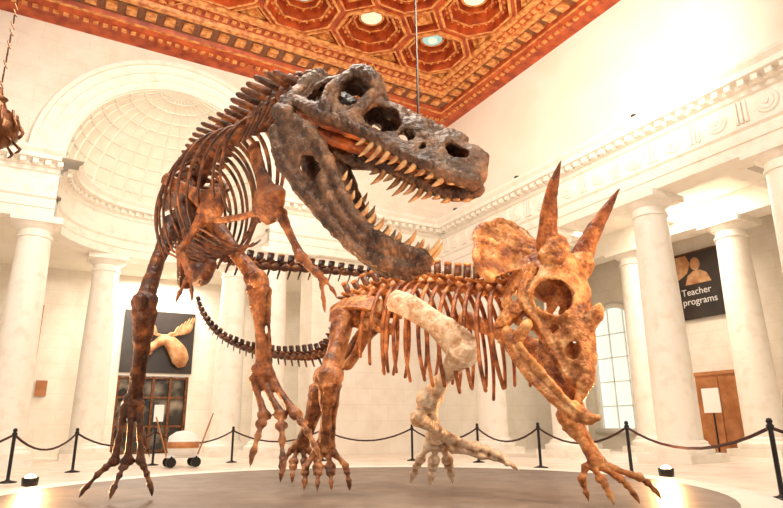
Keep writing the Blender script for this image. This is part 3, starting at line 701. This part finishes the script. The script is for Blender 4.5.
for g in (-1,1):
    m.tube([(K3(.10,.2,g*.25),.14),(K3(.03,.32,g*.25),.13)],12,2)
    m.tube([(K3(.36,-.35,g*.38),.10),(K3(.42,-.46,g*.44),.07),(K3(.46,-.56,g*.50),.02)],8,3)
    m.tube([(K3(.12,.0,g*.36),.05),(K3(.3,-.2,g*.39),.05),(K3(.5,-.18,g*.26),.045),(K3(.7,-.14,g*.16),.045),(K3(.92,-.10,g*.07),.04)],8,3)
m.tube([(K3(.60,.25,0),.09),(K3(.57,.37,0),.065),(K3(.52,.45,0),.015)],10,3)
m.tube([(K3(.85,.08,0),.09),(K3(.96,.03,0),.07),(K3(1.06,-.12,0),.02)],10,3)
m.tube([(K3(.05,-.1,0),.2),(K3(.2,-.12,0),.14)],10,2)
o=cobj(m,'skull',M['boneC']); finish(o,.04,.0130,.045,2,.016)
m=MB()
m.tube([((1.83,6.74,3.0),.14),((1.83,6.6,3.3),.105),((1.85,6.42,3.58),.07),((1.93,6.25,3.86),.012)],14,4)
m.tube([((2.28,7.0,2.90),.14),((2.40,6.9,3.16),.105),((2.54,6.78,3.40),.07),((2.70,6.62,3.66),.012)],14,4)
o=cobj(m,'brow_horns',M['boneR']); finish(o,0,.012,.014,1)
m=MB()
B4,u4,r4,w4,L4=frame((1.52,6.98,1.95),(1.92,6.35,1.02),(-.72,-.69,0))
def K4(a,b_,c_): return B4+u4*a*L4+w4*b_+r4*c_
for g in (-1,1):
    def md4(U,Vv,g=g): return K4(U,-.12+.08*U+(.21-.09*U)*Vv,g*(.30*(1-U)**.8+.04))
    sheet(m,md4,40,10,lambda U,Vv:((U-.2)/.07)**2+((Vv-.5)/.2)**2<1)
    m.tube([(K4(.12,.06,g*.28),.05),(K4(.1,.28,g*.30),.045)],8,2)
    m.tube([(K4(0,.05,g*.33),.05),(K4(.3,-.08,g*.26),.045),(K4(.7,-.05,g*.14),.045),(K4(.95,.0,g*.05),.045)],8,3)
m.tube([(K4(.85,.0,0),.07),(K4(1.0,.06,0),.055),(K4(1.08,.18,0),.012)],10,3)
o=cobj(m,'mandible',M['boneC']); finish(o,.04,.0130,.035,2,.014)
# ------------------------------------------------------------ camera & light
C=bpy.data.cameras.new('camera'); co=bpy.data.objects.new('camera',C); sc.collection.objects.link(co); sc.camera=co
C.lens=600*36/783; C.sensor_width=36
co.matrix_world=Matrix.Translation((0,0,1.0))@Matrix.Rotation(RZ,4,'Z')@Matrix.Rotation(math.radians(90+16),4,'X')@Matrix.Rotation(math.radians(-.7),4,'Z')
wd=bpy.data.worlds.new('world'); sc.world=wd; wd.use_nodes=True; wd.node_tree.nodes['Background'].inputs[0].default_value=(1,.90,.76,1); wd.node_tree.nodes['Background'].inputs[1].default_value=.75
light('hall_fill','AREA',(2,8,14.2),(4,12,0),2700,(1,.91,.78),7)  # added overhead area fill to lift the walls, no fixture
light('gallery_light','AREA',(17.2,12,8.1),(17.2,12,0),520,(1,.9,.76),3)
light('gallery_light.001','AREA',(4,26,7.3),(4,26,0),420,(1,.9,.76),3)
light('wall_wash','SPOT',(9,6,9),(15,12,12.5),3300,(1,.9,.75),.5,spot_size=1.5,spot_blend=1)
light('wall_wash.001','SPOT',(3,8,9),(4,21,11),3300,(1,.9,.75),.5,spot_size=1.5,spot_blend=1)
light('ceiling_wash','SPOT',(7,9,8.5),(9,16,14.7),1100,(1,.8,.58),.5,spot_size=1.9,spot_blend=1)  # added upward spot to brighten the ceiling, no fixture
light('display_spot','SPOT',W(1.4,3.0,.4),W(-.1,4.6,2.9),420,(1,.42,.14),.12,spot_size=1.5,spot_blend=1)
light('display_spot.001','SPOT',W(4.8,4.5,4),W(1.8,6.8,2.0),1000,(1,.62,.32),.1,spot_size=.9,spot_blend=1)
light('display_spot.002','SPOT',W(-4.5,3.5,1),W(-2.0,6.3,3.0),900,(1,.55,.25),.1,spot_size=1.2,spot_blend=1)
light('added_skull_key','SPOT',W(2.5,.5,7.5),W(.0,5.5,2.8),1900,(1,.80,.58),.1,spot_size=.8,spot_blend=1)  # added high key light for warm skull highlights, no fixture
